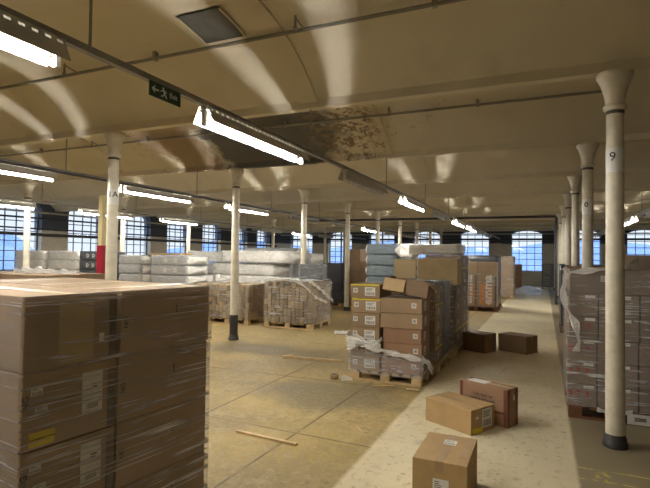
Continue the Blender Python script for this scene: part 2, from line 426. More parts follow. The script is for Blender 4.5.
# outside: distant wooded hills
def hills():
    m, nt, out = new_mat('hazy blue wooded hillside'); n = N(nt)
    P = n.geo(); nz = n.noise(P, .12, 6, .6)
    n.bsdf(out, n.mix(n.ramp(nz, .35, .65), (.11,.155,.26), (.155,.205,.31)), .9, spec=0); M['hill'] = m
hills()
def ridge(pts, h0, label):
    vs = []; fs = []; nj = 14
    for i, (x, y, dx, dy, hh) in enumerate(pts):
        for j in range(nj+1):
            t = j/nj; rn = 1+.12*math.sin(i*1.7+j)+.08*math.sin(i*.6)
            vs.append((x+dx*t, y+dy*t, -12+(hh*rn+12)*math.sin(t*PI/2)))
    for i in range(len(pts)-1):
        for j in range(nj):
            b = i*(nj+1)+j; fs.append((b, b+nj+1, b+nj+2, b+1))
    m = MB(); m.add(vs, fs, 0, True); return tag(m.build('hillside', M['hill']), label, 'hill')
ridge([(-170+i*12, 140, 0, 90, 7.5+2*math.sin(i*.9)) for i in range(26)], 0, 'blue wooded hillside far beyond the windows of the far end wall')
ridge([(-160, -90+i*12, -90, 0, 15+2.5*math.sin(i*.8)) for i in range(20)], 0, 'blue wooded hillside far beyond the windows of the left wall')

# ------------------------------------------------------------------ iron columns
def column_base():
    r = empty('iron_column')
    sh = MB().lathe([(.076,.0),(.076,.5),(.074,1.5),(.068,2.93)], n=24).build('shaft', M['iron'], r)
    MB().lathe([(.070,2.90),(.092,2.915),(.092,2.945),(.070,2.96)], n=24).build('collar', M['iron'], r)
    MB().lathe([(.0705,2.87),(.0725,2.875),(.0725,2.895),(.0705,2.90)], n=24).build('joint_ring', M['collar'], r)
    MB().lathe([(.074,2.955),(.078,3.0),(.092,3.07),(.115,3.14),(.14,3.19),(.145,3.2),(.145,3.225),(.13,3.24)], n=24).build('capital', M['iron'], r)
    b = MB().lathe([(.098,0),(.098,.045),(.086,.05),(.090,.08),(.080,.085),(.078,.11)], n=24)
    b.build('base', M['iron_dark'], r)
    return r
cproto = column_base()
rows = {'right': (0, XR), 'middle': (1, XR-W), 'left': (2, XR-2*W)}
first = True; cols = {}
for rn, (ci, cx) in rows.items():
    for i in range(-1, 9):
        y = YA+i*D
        if rn == 'left' and i < 1: continue
        if i < 0: continue
        o = cproto if first else copy_tree(cproto); first = False
        o.location = (cx, y, 0)
        if rn == 'right' and i == 0: lab = 'cream iron column numbered 9 standing in front of the right wrapped pallet'
        elif rn == 'right' and i == 1: lab = 'cream iron column just behind the one numbered 9, with its own number plate'
        elif rn == 'middle' and i == 0: lab = 'cream iron column rising behind the big left wrapped pallet, beside the red post'
        elif rn == 'middle' and i == 1: lab = 'cream iron column with black painted foot in front of the stacked packs'
        else: lab = 'slender cream iron column, %s from the camera in the %s row' % (ORD[i], rn)
        tag(o, lab, 'column', 'cast iron columns'); cols[(rn,i)] = (o, cx, y)
for (rn, i), (o, cx, y) in cols.items():
    if True:
        if rn == 'right' and i < 2 or rn == 'middle' and i == 0:
            p = MB().lathe([(.0715,2.36),(.0718,2.37),(.0718,2.56),(.0712,2.57)], n=24).build('number_plate', M['paper'], o)
            p['label'] = 'white number sheet taped round the column'
            if i == 1: p.location.z = -.12
            if rn == 'middle': p.location.z = -.1
            s = '9' if rn == 'right' and i == 0 else ('0' if rn == 'right' else '1A')
            a = math.atan2(-y, -cx)  # direction to the walkway
            if rn == 'right': a -= .25
            t = text_mesh(s, .11, M['ink'], 'number', p, (.074*math.cos(a), .074*math.sin(a), 2.49), (PI/2, 0, a+PI/2))
        if rn == 'middle' and i == 1:
            q = MB().lathe([(.079,.10),(.079,.44),(.0765,.47)], n=24).build('black_foot', M['iron_dark'], o); q['label'] = 'black painted foot'

# ------------------------------------------------------------------ ceiling services
def hatch():
    r = empty('ceiling_hatch', (-2.93, 3.84, 0)); m = MB(); vs = []; fs = []
    for k in range(7):
        y = 3.62+.44*k/6; z = vault_z(y)-.012; vs += [(-3.17,y,z),(-2.69,y,z),(-3.17,y,z-.01),(-2.69,y,z-.01)]
    for k in range(6):
        b = 4*k; fs += [(b,b+1,b+5,b+4),(b+2,b+6,b+7,b+3)]
    m.add(vs, fs); o = m.build('hatch_board', simple('dark grey board', (.10,.10,.095), .7), r, loc=(2.93,-3.84,0))
    for xx in (-3.18, -2.70):
        f2 = MB()
        for k in range(6):
            y = 3.62+.44*k/6; y2 = 3.62+.44*(k+1)/6
            z, z2 = vault_z(y)-.02, vault_z(y2)-.02
            f2.add([(xx,y,z-.012),(xx+.02,y,z-.012),(xx+.02,y2,z2-.012),(xx,y2,z2-.012),(xx,y,z+.01),(xx+.02,y,z+.01),(xx+.02,y2,z2+.01),(xx,y2,z2+.01)], [(0,1,2,3),(0,3,7,4),(1,5,6,2)])
        f2.build('hatch_edge', M['ceil'], r, loc=(2.93,-3.84,0))
    tag(r, 'dark grey square hatch patched into the cream vaulted ceiling', 'hatch')
hatch()

def sprinkler(i):
    y = YA+i*D-D+2.05; z = vault_z(y)-.07
    r = empty('sprinkler_pipe', (XR, y, z))
    x0, x1 = XL+.1-XR, (XR+.2-XR if i < 3 else XW-XR-.1)
    MB().tube([(x0,0,0),(x1,0,0)], .019, 8).build('pipe', M['conduit'] if i < 3 else M['conduit_light'], r)
    h0 = None
    for xx in [MIDX-XR+.35+k*W/2*-1 for k in range(0, 6)]:
        if h0 is None:
            m = MB(); m.tube([(0,0,.0),(0,-.18,.03)], .009, 6); m.tube([(0,-.18,.05),(0,-.18,-.06)], .012, 8)
            m.tube([(0,-.18,-.06),(0,-.18,-.075)], [.022,.022], 8)
            h0 = m.build('sprinkler_head', M['conduit'], r, loc=(xx,0,0))
        else:
            h = h0.copy(); COL.objects.link(h); h.location = (xx,0,0)
    for xx in (-1.4,-4.4,-7.3,-10.2): MB().box(-.02,.02,-.025,.025,-.025,.07).build('pipe_clip', M['conduit'], r, loc=(xx,0,0))
    tag(r, 'thin grey sprinkler pipe along the ceiling, %s back from the camera' % ORD[i], 'pipe', 'sprinkler pipes under the vaults')
for i in range(0, 8): sprinkler(i)

def light_mesh():
    r = empty('strip_light'); L = 1.70
    MB().box(-.030,.030,0,L,.05,.078).build('batten', M['fix'], r, bevel=.004)
    # slotted reflector wings
    rf = MB()
    for sgn in (-1, 1):
        p0 = (sgn*.044, .078); p1 = (sgn*.060, .026); p2 = (sgn*.094, -.048)
        def pt(t, a, b): return (a[0]+(b[0]-a[0])*t, a[1]+(b[1]-a[1])*t)
        def strip(y0, y1, a, b):
            vs = [(a[0],y0,a[1]),(a[0],y1,a[1]),(b[0],y1,b[1]),(b[0],y0,b[1])]
            th = .003; rf.add(vs+[(x,y,z+th) for x,y,z in vs], [(0,1,2,3),(4,7,6,5),(0,4,5,1),(2,6,7,3)])
        strip(0, L, (0,.079), p0); strip(0, L, p0, pt(.33,p0,p1)); strip(0, L, pt(.68,p0,p1), p1); strip(0, L, p1, p2)
        ns = 24
        for k in range(ns+1):
            c = L*k/ns; strip(max(0,c-.018), min(L,c+.018), pt(.33,p0,p1), pt(.68,p0,p1))
    rf.build('reflector', M['fix_wing'], r)
    for y in (.0, L-.03): MB().box(-.016,.016,y,y+.03,-.072,.050).build('lamp_holder', M['fix'], r)
    t = MB().tube([(0,.03,-.052),(0,L-.03,-.052)], .017, 10).build('lamp_tube', M['tube'], r)
    return r
lit0 = light_mesh()
LIT = {}
trunks = [(-2.39, 2.70, {0,1,3,5,6}, 'nearest'), (-6.28, 2.70, {1,2,3,6}, 'second'), (-10.78, 2.70, {2,3,4,7}, 'third'), (2.12, 2.70, {5,6}, 'right hand')]
used = False; off_mesh = None
for (x, z, lits, nm) in trunks:
    for i in range(0, 9):
        if nm == 'right hand' and i < 4: continue
        if nm == 'third' and i < 1: continue
        o = lit0 if not used else copy_tree(lit0); used = True
        y = .12+2.93*i; o.location = (x, y, z-.038)
        on = i in lits
        if not on:
            for ch in o.children:
                if ch.name.startswith('lamp_tube'):
                    if off_mesh is None:
                        off_mesh = ch.data.copy(); off_mesh.materials.clear(); off_mesh.materials.append(M['tube_off'])
                    ch.data = off_mesh
        tag(o, '%s strip light, %s from the camera on the %s lighting run' % ('glowing white' if on else 'unlit grey', ORD[i], nm), 'light', 'strip lights under the ceiling')
    r = empty('cable_trunking', (x, 0, z+.052))
    y0 = YB+.1 if nm in ('nearest','second') else (10 if nm == 'right hand' else .5)
    MB().box(-.022,.022,y0,YF-.1,-.01,.03).build('trunking', M['fix_grey'], r)
    hg = None
    for yy in [q for q in ROWY[2:-1]]:
        if yy < y0: continue
        if hg is None: hg = MB().box(-.006,.006,-.006,.006,.03,H-(z+.052)).build('hanger_rod', M['conduit'], r, loc=(0,yy,0))
        else: h = hg.copy(); COL.objects.link(h); h.location = (0,yy,0)
    tag(r, 'long dark trunking carrying the %s run of strip lights' % nm, 'trunking')
def cable(name, pts, rad, mat, label, cat='pipe'):
    tag(MB().tube(pts, rad, 8).build(name, mat), label, cat)
cable('cable_conduit', [(-5.62,1,2.62),(-5.62,YF-.1,2.62)], .016, M['conduit_dark'], 'thin dark cable conduit hanging beside the middle column row', 'conduit')
cable('sprinkler_main', [(-9,YA+5*D-.2,3.13),(XR-.2,YA+5*D-.2,3.13),(XR-.16,YA+5*D-.2,3.08),(XR-.16,YA+5*D-.2,0)], .045, M['conduit_dark'], 'thick dark sprinkler main crossing below a beam and dropping beside the right column row', 'pipe')
wp = [(3.12,.035,'conduit_light','pale'),(2.90,.035,'conduit_dark','dark'),(2.50,.03,'conduit_dark','thin dark'),(2.28,.06,'conduit_dark','thick dark')]
for k,(z,rd,mt,nm) in enumerate(wp):
    cable('wall_pipe', [(XL+.30,YB+.2,z),(XL+.30,YF-.2,z)], rd, M[mt], '%s pipe running across the left wall windows, %s from the top' % (nm, ORD[k]))
for k,(z,rd,mt,nm) in enumerate([(3.06,.035,'conduit_light','pale'),(2.74,.06,'conduit_dark','thick dark')]):
    cable('wall_pipe', [(XL+.7,YF-.25,z),(XW-.2,YF-.25,z)], rd, M[mt], '%s pipe running across the windows of the far end wall' % nm)

# exit sign
def exit_sign():
    r = empty('exit_sign', (-2.35, 2.44, 2.635))
    MB().box(-.004,.004,0,.30,0,.10).build('sign_board', M['sign_green'], r, bevel=.002)
    for y in (.03,.27): MB().box(-.003,.003,y-.004,y+.004,.09,.115).build('bracket', M['fix_grey'], r)
    a = MB(); x = .0055
    def poly(pts):
        a.add([(x,y,z) for y,z in pts]+[(x-.001,y,z) for y,z in pts], [tuple(range(len(pts))), tuple(range(len(pts),2*len(pts)))[::-1]])
    poly([(.035,.046),(.085,.046),(.085,.056),(.035,.056)])
    poly([(.018,.051),(.045,.075),(.052,.068),(.032,.051)]); poly([(.018,.051),(.032,.051),(.052,.034),(.045,.027)])
    a.build('arrow', M['sign_white'], r)
    a = MB()
    poly([(.125+.008*math.cos(t*PI/4), .080+.008*math.sin(t*PI/4)) for t in range(8)])
    poly([(.118,.070),(.138,.070),(.146,.045),(.132,.042)]); poly([(.132,.046),(.146,.046),(.165,.020),(.155,.016)])
    poly([(.132,.046),(.142,.048),(.125,.022),(.105,.020),(.106,.028),(.118,.029)]); poly([(.118,.070),(.120,.063),(.103,.050),(.099,.055)])
    poly([(.138,.070),(.160,.058),(.157,.052),(.138,.062)])
    a.build('running_figure', M['sign_white'], r)
    text_mesh('Exit', .05, M['sign_white'], 'lettering', r, (.006,.225,.05), (PI/2,0,PI/2), .0008)
    tag(r, 'small dark green exit sign with arrow hanging from the light trunking', 'sign')
exit_sign()

# red and cream post
r = empty('service_post', (-6.28, 5.6, 0))
MB().box(-.042,.042,-.042,.042,0,2.50).build('upper_post', M['creamy'], r, bevel=.006)
q = MB().box(-.050,.050,-.050,.050,0,1.72).build('red_sleeve', M['red'], r, bevel=.006); q['label'] = 'crimson lower sleeve'
MB().box(-.09,.09,-.09,.09,0,.03).build('base_plate', M['iron_dark'], r)
tag(r, 'square cream post with a crimson lower half behind the left pallet', 'post')

# ------------------------------------------------------------------ pallets and cartons
def pallet(x, y, w_, d_, label, rz=0, mat='wood', h=.12, group='pallets'):
    """x,y = front left corner"""
    r = empty('pallet', (x, y, 0), rz); m = M[mat]
    bh = h-.044
    blk = None
    for i in range(3):
        for j in range(3):
            px = (.0, w_/2-.06, w_-.12)[i]; py = (0, d_/2-.06, d_-.12)[j]
            if blk is None: blk = MB().box(0,.12,0,.12,.022,.022+bh-.0).build('block', m, r, loc=(px,py,0))
            else: b = blk.copy(); COL.objects.link(b); b.location = (px,py,0)
    bb = MB().box(0,w_,0,.12,0,.022).build('base_board', m, r)
    for py in (d_/2-.06, d_-.12): b = bb.copy(); COL.objects.link(b); b.location = (0,py,0)
    nb = 7; bw = w_*.1; db = None
    for k in range(nb):
        px = (w_-bw)*k/(nb-1)
        if db is None: db = MB().box(0,bw,0,d_,.022+bh,h).build('deck_board', m, r)
        else: b = db.copy(); COL.objects.link(b); b.location = (px,0,0)
    tag(r, label, 'pallet', group); return r

CM = {}
def carton_mesh(w_, d_, h, mat):
    key = (round(w_,3), round(d_,3), round(h,3), mat)
    if key not in CM:
        o = MB().box(-w_/2,w_/2,-d_/2,d_/2,0,h).build('tmp', M[mat], bevel=.006)
        CM[key] = o.data; bpy.data.objects.remove(o)
    return CM[key]
def face_tf(face, w_, d_, h, u, v, off=.0012):
    """u,v in metres from the face centre; returns location, rotation for a decal lying in local XY"""
    if face == '-y': return (u, -d_/2-off, h/2+v), (PI/2,0,0)
    if face == '+y': return (-u, d_/2+off, h/2+v), (PI/2,0,PI)
    if face == '+x': return (w_/2+off, u, h/2+v), (PI/2,0,PI/2)
    if face == '-x': return (-w_/2-off, -u, h/2+v), (PI/2,0,-PI/2)
    return (u, v, h+off), (0,0,0)
DEC = {}
def decal(parent, name, dims, face, u, v, lw_, lh, mat, bars=0, style='label', lab=None, rot=0):
    w_, d_, h = dims
    key = (round(lw_,3), round(lh,3), mat, bars, style)
    if key not in DEC:
        o = MB().box(-lw_/2,lw_/2,-lh/2,lh/2,-.001,.0006).build('t', M[mat]); a = o.data; bpy.data.objects.remove(o); b = None
        if bars:
            rnd = random.Random(bars*7+int(lw_*1000)); m = MB()
            def rct(x0,x1,y0,y1): m.add([(x0,y0,.001),(x1,y0,.001),(x1,y1,.001),(x0,y1,.001)], [(0,1,2,3)])
            if style == 'label':
                x = -lw_*.4
                while x < lw_*.4:
                    ww = rnd.uniform(.012,.035)*lw_; rct(x, x+ww, -lh*.42, -lh*.08); x += ww+rnd.uniform(.015,.04)*lw_
                for k in range(4): y = lh*(.08+.09*k); rct(-lw_*.4, lw_*rnd.uniform(-.1,.38), y, y+lh*.035)
            elif style == 'sheet':
                x = -lw_*.28
                while x < lw_*.28:
                    ww = rnd.uniform(.012,.03)*lw_; rct(x, x+ww, -lh*.38, -lh*.26); x += ww+rnd.uniform(.012,.03)*lw_
                rct(-lw_*.35,-lw_*.05,lh*.05,lh*.09); rct(-lw_*.02,lw_*.3,lh*.17,lh*.21); rct(-lw_*.02,lw_*.22,lh*.11,lh*.14); rct(-lw_*.45,lw_*.45,-lh*.08,-lh*.074)
            elif style == 'mark':
                t = lw_*.08
                rct(-lw_*.3,-lw_*.3+t,-lh*.3,lh*.3); rct(lw_*.3-t,lw_*.3,-lh*.3,lh*.3); rct(-lw_*.3,lw_*.3,lh*.3-t,lh*.3); rct(-lw_*.3,lw_*.3,-lh*.3,-lh*.3+t); rct(-lw_*.12,lw_*.12,-lh*.12,lh*.12)
            o = m.build('t', M['ink']); b = o.data; bpy.data.objects.remove(o)
        DEC[key] = (a, b)
    a, b = DEC[key]
    loc, rt = face_tf(face, w_, d_, h, u, v)
    o = bpy.data.objects.new(name, a); COL.objects.link(o); o.parent = parent; o.location = loc
    o.rotation_euler = (rt[0], rt[1], rt[2]+(rot if face == '+z' else 0))
    if lab: o['label'] = lab
    if b:
        c = bpy.data.objects.new('barcode' if style != 'mark' else 'printed_mark', b); COL.objects.link(c); c.parent = o
    return o
def carton(x, y, z, w_, d_, h, label, rz=0, mat='card', group=None, tape=True, name='carton', cat='box', seam=True, tapemat='tape_soft'):
    """x,y = centre of the base"""
    o = bpy.data.objects.new(name, carton_mesh(w_, d_, h, mat)); COL.objects.link(o); o.location = (x,y,z); o.rotation_euler = (0,0,rz)
    tag(o, label, cat, group)
    if tape:
        m = MB(); t = .028
        if w_ >= d_:
            m.box(-w_/2-.001,w_/2+.001,-t,t,h-.002,h+.0008); m.box(w_/2-.001,w_/2+.001,-t,t,h-.07,h); m.box(-w_/2-.001,-w_/2+.001,-t,t,h-.07,h)
        else:
            m.box(-t,t,-d_/2-.001,d_/2+.001,h-.002,h+.0008); m.box(-t,t,d_/2-.001,d_/2+.001,h-.07,h); m.box(-t,t,-d_/2-.001,-d_/2+.001,h-.07,h)
        m.build('packing_tape', M[tapemat], o)
    return o

# film shell round a load: rows of points offset by noise
def film_shell(x0, x1, y0, y1, z0, z1, label, rz=0, origin=(0,0), mat='film', top=False, amp=.012, res=.07, sides='fblr', name='stretch_film', seed=1):
    rnd = random.Random(seed); m = MB()
    def nz(a, b, c): return math.sin(a*9.1+b*3.3+seed)*math.sin(b*11.7+c*4.1+seed*2)*.5+math.sin(c*23+a*5+b*7)*.5
    def panel(P, U, V):
        nu = max(2, int(U.length/res)); nv = max(2, int(V.length/res)); nrm = U.cross(V).normalized(); vs = []
        for i in range(nu+1):
            for j in range(nv+1):
                p = P+U*(i/nu)+V*(j/nv); e = 0 if i in (0,nu) else 1
                vs.append(p+nrm*(amp*nz(p.x,p.y,p.z)*e+amp*.6))
        fs = [(i*(nv+1)+j,(i+1)*(nv+1)+j,(i+1)*(nv+1)+j+1,i*(nv+1)+j+1) for i in range(nu) for j in range(nv)]
        m.add(vs, fs, 0, True)
    X0,X1,Y0,Y1,Z0 = x0,x1,y0,y1,z0; hz = Vector((0,0,z1-z0))
    if 'f' in sides: panel(Vector((X0,Y0,Z0)), Vector((X1-X0,0,0)), hz)
    if 'r' in sides: panel(Vector((X1,Y0,Z0)), Vector((0,Y1-Y0,0)), hz)
    if 'b' in sides: panel(Vector((X1,Y1,Z0)), Vector((X0-X1,0,0)), hz)
    if 'l' in sides: panel(Vector((X0,Y1,Z0)), Vector((0,Y0-Y1,0)), hz)
    if top: panel(Vector((X0,Y0,z1)), Vector((X1-X0,0,0)), Vector((0,Y1-Y0,0)))
    me = m.build(name, M[mat], loc=(origin[0],origin[1],0), rot=(0,0,rz))
    return tag(me, label, 'plastic film')

def rag(name, pts, width, mat, label, seed=0, cat='plastic film', thick=.0):
    """crumpled ribbon of film following pts"""
    rnd = random.Random(seed); m = MB(); vs = []; nj = 7
    P = [Vector(p) for p in pts]; dense = []
    for a, b in zip(P, P[1:]):
        k = max(2, int((b-a).length/.035))
        for i in range(k): dense.append(a.lerp(b, i/k))
    dense.append(P[-1])
    for i, p in enumerate(dense):
        d = (dense[min(i+1,len(dense)-1)]-dense[max(i-1,0)]).normalized()
        side = Vector((0,0,1)) if abs(d.z) < .75 else Vector((1,0,0))
        out = d.cross(side).normalized()
        ww = width*(.75+.35*math.sin(i*.9+seed)+rnd.uniform(-.12,.12))
        for j in range(nj+1):
            t = j/nj-.5
            vs.append(p+side*t*ww+out*(math.sin(j*2.3+i*.7+seed)*width*.14+rnd.uniform(-1,1)*width*.05))
    fs = [(i*(nj+1)+j,(i+1)*(nj+1)+j,(i+1)*(nj+1)+j+1,i*(nj+1)+j+1) for i in range(len(dense)-1) for j in range(nj)]
    m.add(vs, fs, 0, True)
    return tag(m.build(name, M[mat]), label, cat)

# ---- big left pallet -------------------------------------------------
LX, LY = -1.92, 1.336   # near corner; local +y along the face towards the far end, local -x away from camera
lr = math.atan2(.136, 1.04)   # angle of the long face from +Y
RZ = -lr
def lp(u, v):   # u = into the load (to the left), v = along the face
    return (LX - u*math.cos(RZ) - v*math.sin(RZ), LY - u*math.sin(RZ) + v*math.cos(RZ))
ox, oy = lp(1.46, 0)
pallet(ox, oy, 1.46, 1.05, 'wooden pallet under the big film-wrapped load at left foreground', RZ, h=.145)
hs = .319; ulist = [(0,.476),(.49,.96),(.974,1.456)]; vlist = [(0,.436),(.45,1.048)]
for lay in range(4):
    for ui, (u0,u1) in enumerate(ulist):
        for vi, (v0,v1) in enumerate(vlist):
            cu, cv = (u0+u1)/2, (v0+v1)/2
            if lay < 3 and vi == 1: cu += .012
            cx, cy = lp(cu, cv); ww, dd = u1-u0-.008, v1-v0-.008
            where = ['front row facing the floor','second row back','rear row'][ui]; side = ['near','far'][vi]; lv = ['bottom','second','third','top'][lay]
            o = carton(cx, cy, .146+lay*hs, ww, dd, hs-.004, 'large brown carton on left foreground pallet, %s layer, %s end, %s' % (lv, side, where), RZ, 'card', 'cartons on the left foreground pallet', tape=(lay == 3))
            dims = (ww, dd, hs-.004)
            if ui == 0 and vi == 0:
                if lay < 3:
                    decal(o, 'address_label', dims, '+x', .095, .025, .10, .19, 'paper', 3, 'sheet', 'white A5 address sheet')
                    decal(o, 'barcode_label', dims, '+x', -.155, .085, .048, .036, 'paper', 2)
                    decal(o, 'barcode_label', dims, '+x', -.135, .0 if lay else -.03, .052, .032, 'paper', 4)
                    if lay == 2:
                        y_ = decal(o, 'yellow_label', dims, '+x', -.13, -.115, .105, .058, 'yellow')
                        y_['label'] = 'yellow printed label'
                        text_mesh('CHANGEDIRECTION', .0115, M['ink'], 'lettering', y_, (0,0,.0012), (0,0,0), .0003)
                    t_ = decal(o, 'printed_tape', dims, '+x', 0, hs/2-.024, dd, .04, 'tape')
                    if lay == 1: text_mesh('WARNING', .032, M['ink'], 'lettering', t_, (.06,0,.001), (0,0,0), .0006)
                    text_mesh('NG', .04, M['ink'], 'lettering', o, (ww/2+.0015, -dd/2+.014, .20), (PI/2,-PI/2,PI/2), .001)
                else:
                    decal(o, 'shipping_label', dims, '+x', .135, -.05, .024, .04, 'paper')
                    pz = decal(o, 'pale_panel', dims, '+x', .012, -.01, .16, .27, 'card_pale', lab='paler cardboard patch with printed notes')
                    mm = decal(pz, 'small_label', (0,0,0), '+z', .04, -.10, .028, .028, 'card_in')
                d_ = decal(o, 'corner_tape', dims, '+x', dd/2-.022, 0, .04, hs-.02, 'darktape')
                text_mesh('NG', .035, M['ink'], 'lettering', d_, (0,0,.001), (0,0,PI/2), .001)
            if ui == 0 and vi == 1:
                text_mesh('!', .06, M['ink'], 'printed_mark', o, (ww/2+.001, .05, .20), (PI/2,0,PI/2), .002)
                text_mesh('NG', .036, M['ink'], 'lettering', o, (ww/2+.001, -dd/2+.03, .16), (PI/2,-PI/2,PI/2), .001)
film_shell(-1.465, .006, -.010, 1.058, 1.10, 1.42, 'clear stretch film round the top layer of the left foreground load', RZ, (LX, LY), 'film', False, .005, .05, seed=3)
film_shell(-1.465, .002, -.010, 1.052, .12, 1.11, 'clear stretch film round the lower layers of the left foreground load', RZ, (LX, LY), 'film', False, .004, .05, seed=5)
rag('film_tail', [lp(-.02,.02)+(1.40,), lp(-.025,.2)+(1.385,), lp(-.025,.45)+(1.30,), lp(-.025,.72)+(1.12,), lp(-.02,.95)+(1.03,)], .035, 'film', 'twisted strand of film running diagonally down the left foreground load', 5)

# ---- three cartons on the walkway -------------------------------------
o = carton(-.603, 3.445, 0, .345, .515, .308, 'brown cube carton nearest the camera on the pale walkway', 0, 'card_floor', 'loose cartons on the walkway')
dims = (.345,.515,.308)
decal(o, 'top_label', dims, '+z', .01, .10, .085, .09, 'paper', 5, lab='small white barcode label')
decal(o, 'front_label', dims, '-y', .01, -.02, .10, .13, 'paper', 6, lab='white address label')
decal(o, 'clear_tape', dims, '+z', .13, .03, .045, .36, 'tape_soft')
dx, dy = (-.596+1.063, 4.638-4.897); a2 = math.atan2(dy, dx)
w2, d2, h2 = .534, .30, .225
c2 = Vector((-.596,4.638,0))+Vector((-math.cos(a2)*w2/2-math.sin(a2)*d2/2, -math.sin(a2)*w2/2+math.cos(a2)*d2/2, 0))
w2, d2 = .534, .36
c2 = Vector((-.596-math.cos(a2)*w2/2-math.sin(a2)*d2/2, 4.638-math.sin(a2)*w2/2+math.cos(a2)*d2/2, 0))
o = carton(c2.x, c2.y, 0, w2, d2, h2, 'brown oblong carton with yellow strip label lying on the walkway', a2, 'card_floor', 'loose cartons on the walkway')
dims = (w2,d2,h2)
decal(o, 'address_label', dims, '+x', .06, .01, .15, .17, 'paper', 7, lab='white address label')
decal(o, 'yellow_label', dims, '+x', -.08, -.085, .15, .045, 'yellow', lab='yellow strip label')
decal(o, 'small_label', dims, '+x', -.09, .03, .035, .02, 'paper')
a3 = math.atan2(5.177-4.983, -.219+.313); # short side direction
w3, d3, h3 = .52, .205, .36
a3 = math.atan2(-(.313-.219)*1.0, 5.177-4.983)  # long side angle
u3 = Vector((math.cos(a3), math.sin(a3), 0)); v3 = Vector((-math.sin(a3), math.cos(a3), 0))
c3 = Vector((-.313,4.983,0)) - u3*w3/2 + v3*d3/2
o = carton(c3.x, c3.y, 0, w3, d3, h3, 'tall narrow brown carton with red tape behind the oblong carton', a3, 'card_red', 'loose cartons on the walkway')
dims = (w3,d3,h3)
decal(o, 'top_label', dims, '+z', -.10, 0, .20, .12, 'paper', 0, lab='white paper label on top')
for sgn in (-1, 1):
    decal(o, 'edge_tape', dims, '+x', sgn*.075, 0, .035, .35, 'redtape'); decal(o, 'edge_tape', dims, '-y', sgn*.24, 0, .03, .35, 'redtape')
decal(o, 'edge_tape', dims, '-y', 0, -.05, .5, .02, 'redtape')
text_mesh('THIS WAY UP', .035, M['ink'], 'lettering', o, (.0, -d3/2-.0012, .255), (PI/2,0,0), .0003)
text_mesh('HANDLE WITH CARE', .028, M['ink'], 'lettering', o, (.0, -d3/2-.0012, .215), (PI/2,0,0), .0003)
decal(o, 'small_label', dims, '+x', .02, .09, .025, .05, 'paper')
# two dark cartons beyond
a4 = math.atan2(8.67-8.86, -.91+1.30)
carton(-1.02, 8.97, 0, .43, .36, .31, 'dark brown carton on the walkway beside the tall wrapped stack', a4, 'card_dark', 'dark cartons further down the walkway')
a5 = math.atan2(8.93-9.17, -.25+.73)
carton(-.41, 9.22, 0, .52, .38, .29, 'wide dark brown carton alone in the middle of the walkway', a5, 'card_dark', 'dark cartons further down the walkway')

# ---- right pallet --------------------------------------------------------
PX, PY = .235, 5.63
pallet(PX, PY, 1.25, 1.0, 'dark reddish pallet under the wrapped load beside column 9', 0, 'wood_dark')
q = MB().box(-.11,.11,-.002,.002,0,.10).build('pallet_tag', M['paper'], loc=(PX+.62, PY-.004, .01)); tag(q, 'white printed card stuck to the right-hand pallet edge beside the column', 'label')
text_mesh('2000', .05, M['ink'], 'lettering', q, (0,-.003,.05), (PI/2,0,0), .002)
for lay in range(5):
    for c, (e0, e1) in enumerate(((0,.265),(.27,.62),(.625,.985),(.99,1.25))):
        for dpt in range(2):
            cw = e1-e0-.006; x = PX+(e0+e1)/2-(.012 if lay < 3 else 0); y = PY+.25+dpt*.5
            o = carton(x, y, .122+lay*.227, cw, .48, .223, 'brown carton on the right pallet, %s layer up, %s from the left, %s row' % (ORD[lay], ORD[c], ['front','rear'][dpt]), random.uniform(-.01,.01), 'card_wine', 'cartons on the right-hand pallet', tape=False)
            if dpt == 0:
                dims = (cw,.48,.223)
                decal(o, 'white_sticker', dims, '-y', .06, .085, .09, .03, 'paper')
                if c == 0 and lay < 4:
                    for kx in (-.10, -.03, .05):
                        m = MB()
                        def pq(pts): m.add([(a_, 0, b_) for a_, b_ in pts], [tuple(range(len(pts)))])
                        if kx == -.03: pq([(-.02,.04),(.02,.04),(.012,.01),(-.012,.01)]); pq([(-.003,.012),(.003,.012),(.003,-.02),(-.003,-.02)]); pq([(-.015,-.02),(.015,-.02),(.015,-.026),(-.015,-.026)])
                        else: pq([(-.022,.012),(.022,.012),(0,.042)]); pq([(-.008,.013),(.008,.013),(.008,-.026),(-.008,-.026)])
                        m.build('red_print', M['redink'], o, loc=(kx,-.2418,.12))
                decal(o, 'white_sticker', dims, '-x', .0, .04, .10, .05, 'paper')
for c, (x, ww) in enumerate(((PX+.40,.78),(PX+1.04,.46))):
    o = carton(x, PY+.45, 1.258, ww, .82, .245, 'wide brown carton on top of the right pallet, %s end' % ['left','right'][c], 0, 'card_wine', 'cartons on the right-hand pallet', tape=False)
    decal(o, 'printed_label', (ww,.82,.245), '-y', -.05 if c else -.08, .03, .14 if c else .06, .10 if c else .06, 'paper', 8+c)
o = carton(PX+.86, PY+.5, 1.504, .78, .7, .15, 'long brown carton on the very top of the right pallet load', 0, 'card_wine', 'cartons on the right-hand pallet', tape=False)
decal(o, 'printed_label', (.78,.7,.15), '-y', -.02, 0, .16, .12, 'paper', 11)
film_shell(PX-.02, PX+1.29, PY-.018, PY+1.03, .13, 1.50, 'clear stretch film wound round the right-hand pallet load', 0, (0,0), 'film_b', False, .008, .06, seed=9)
rag('film_tail', [(PX-.02,PY-.05,1.46),(PX-.06,PY-.07,1.30),(PX-.03,PY-.08,1.12),(PX+.05,PY-.08,.98),(PX+.09,PY-.07,.78),(PX+.06,PY-.06,.68)], .07, 'film_thick', 'loose bunched tail of film hanging off the left edge of the right pallet load', 8)
rag('film_tail', [(PX+.0,PY-.03,1.47),(PX+.25,PY-.04,1.50),(PX+.5,PY-.03,1.54),(PX+.62,PY+.1,1.60)], .06, 'film_thick', 'strand of film rising over the top of the right pallet load', 4)
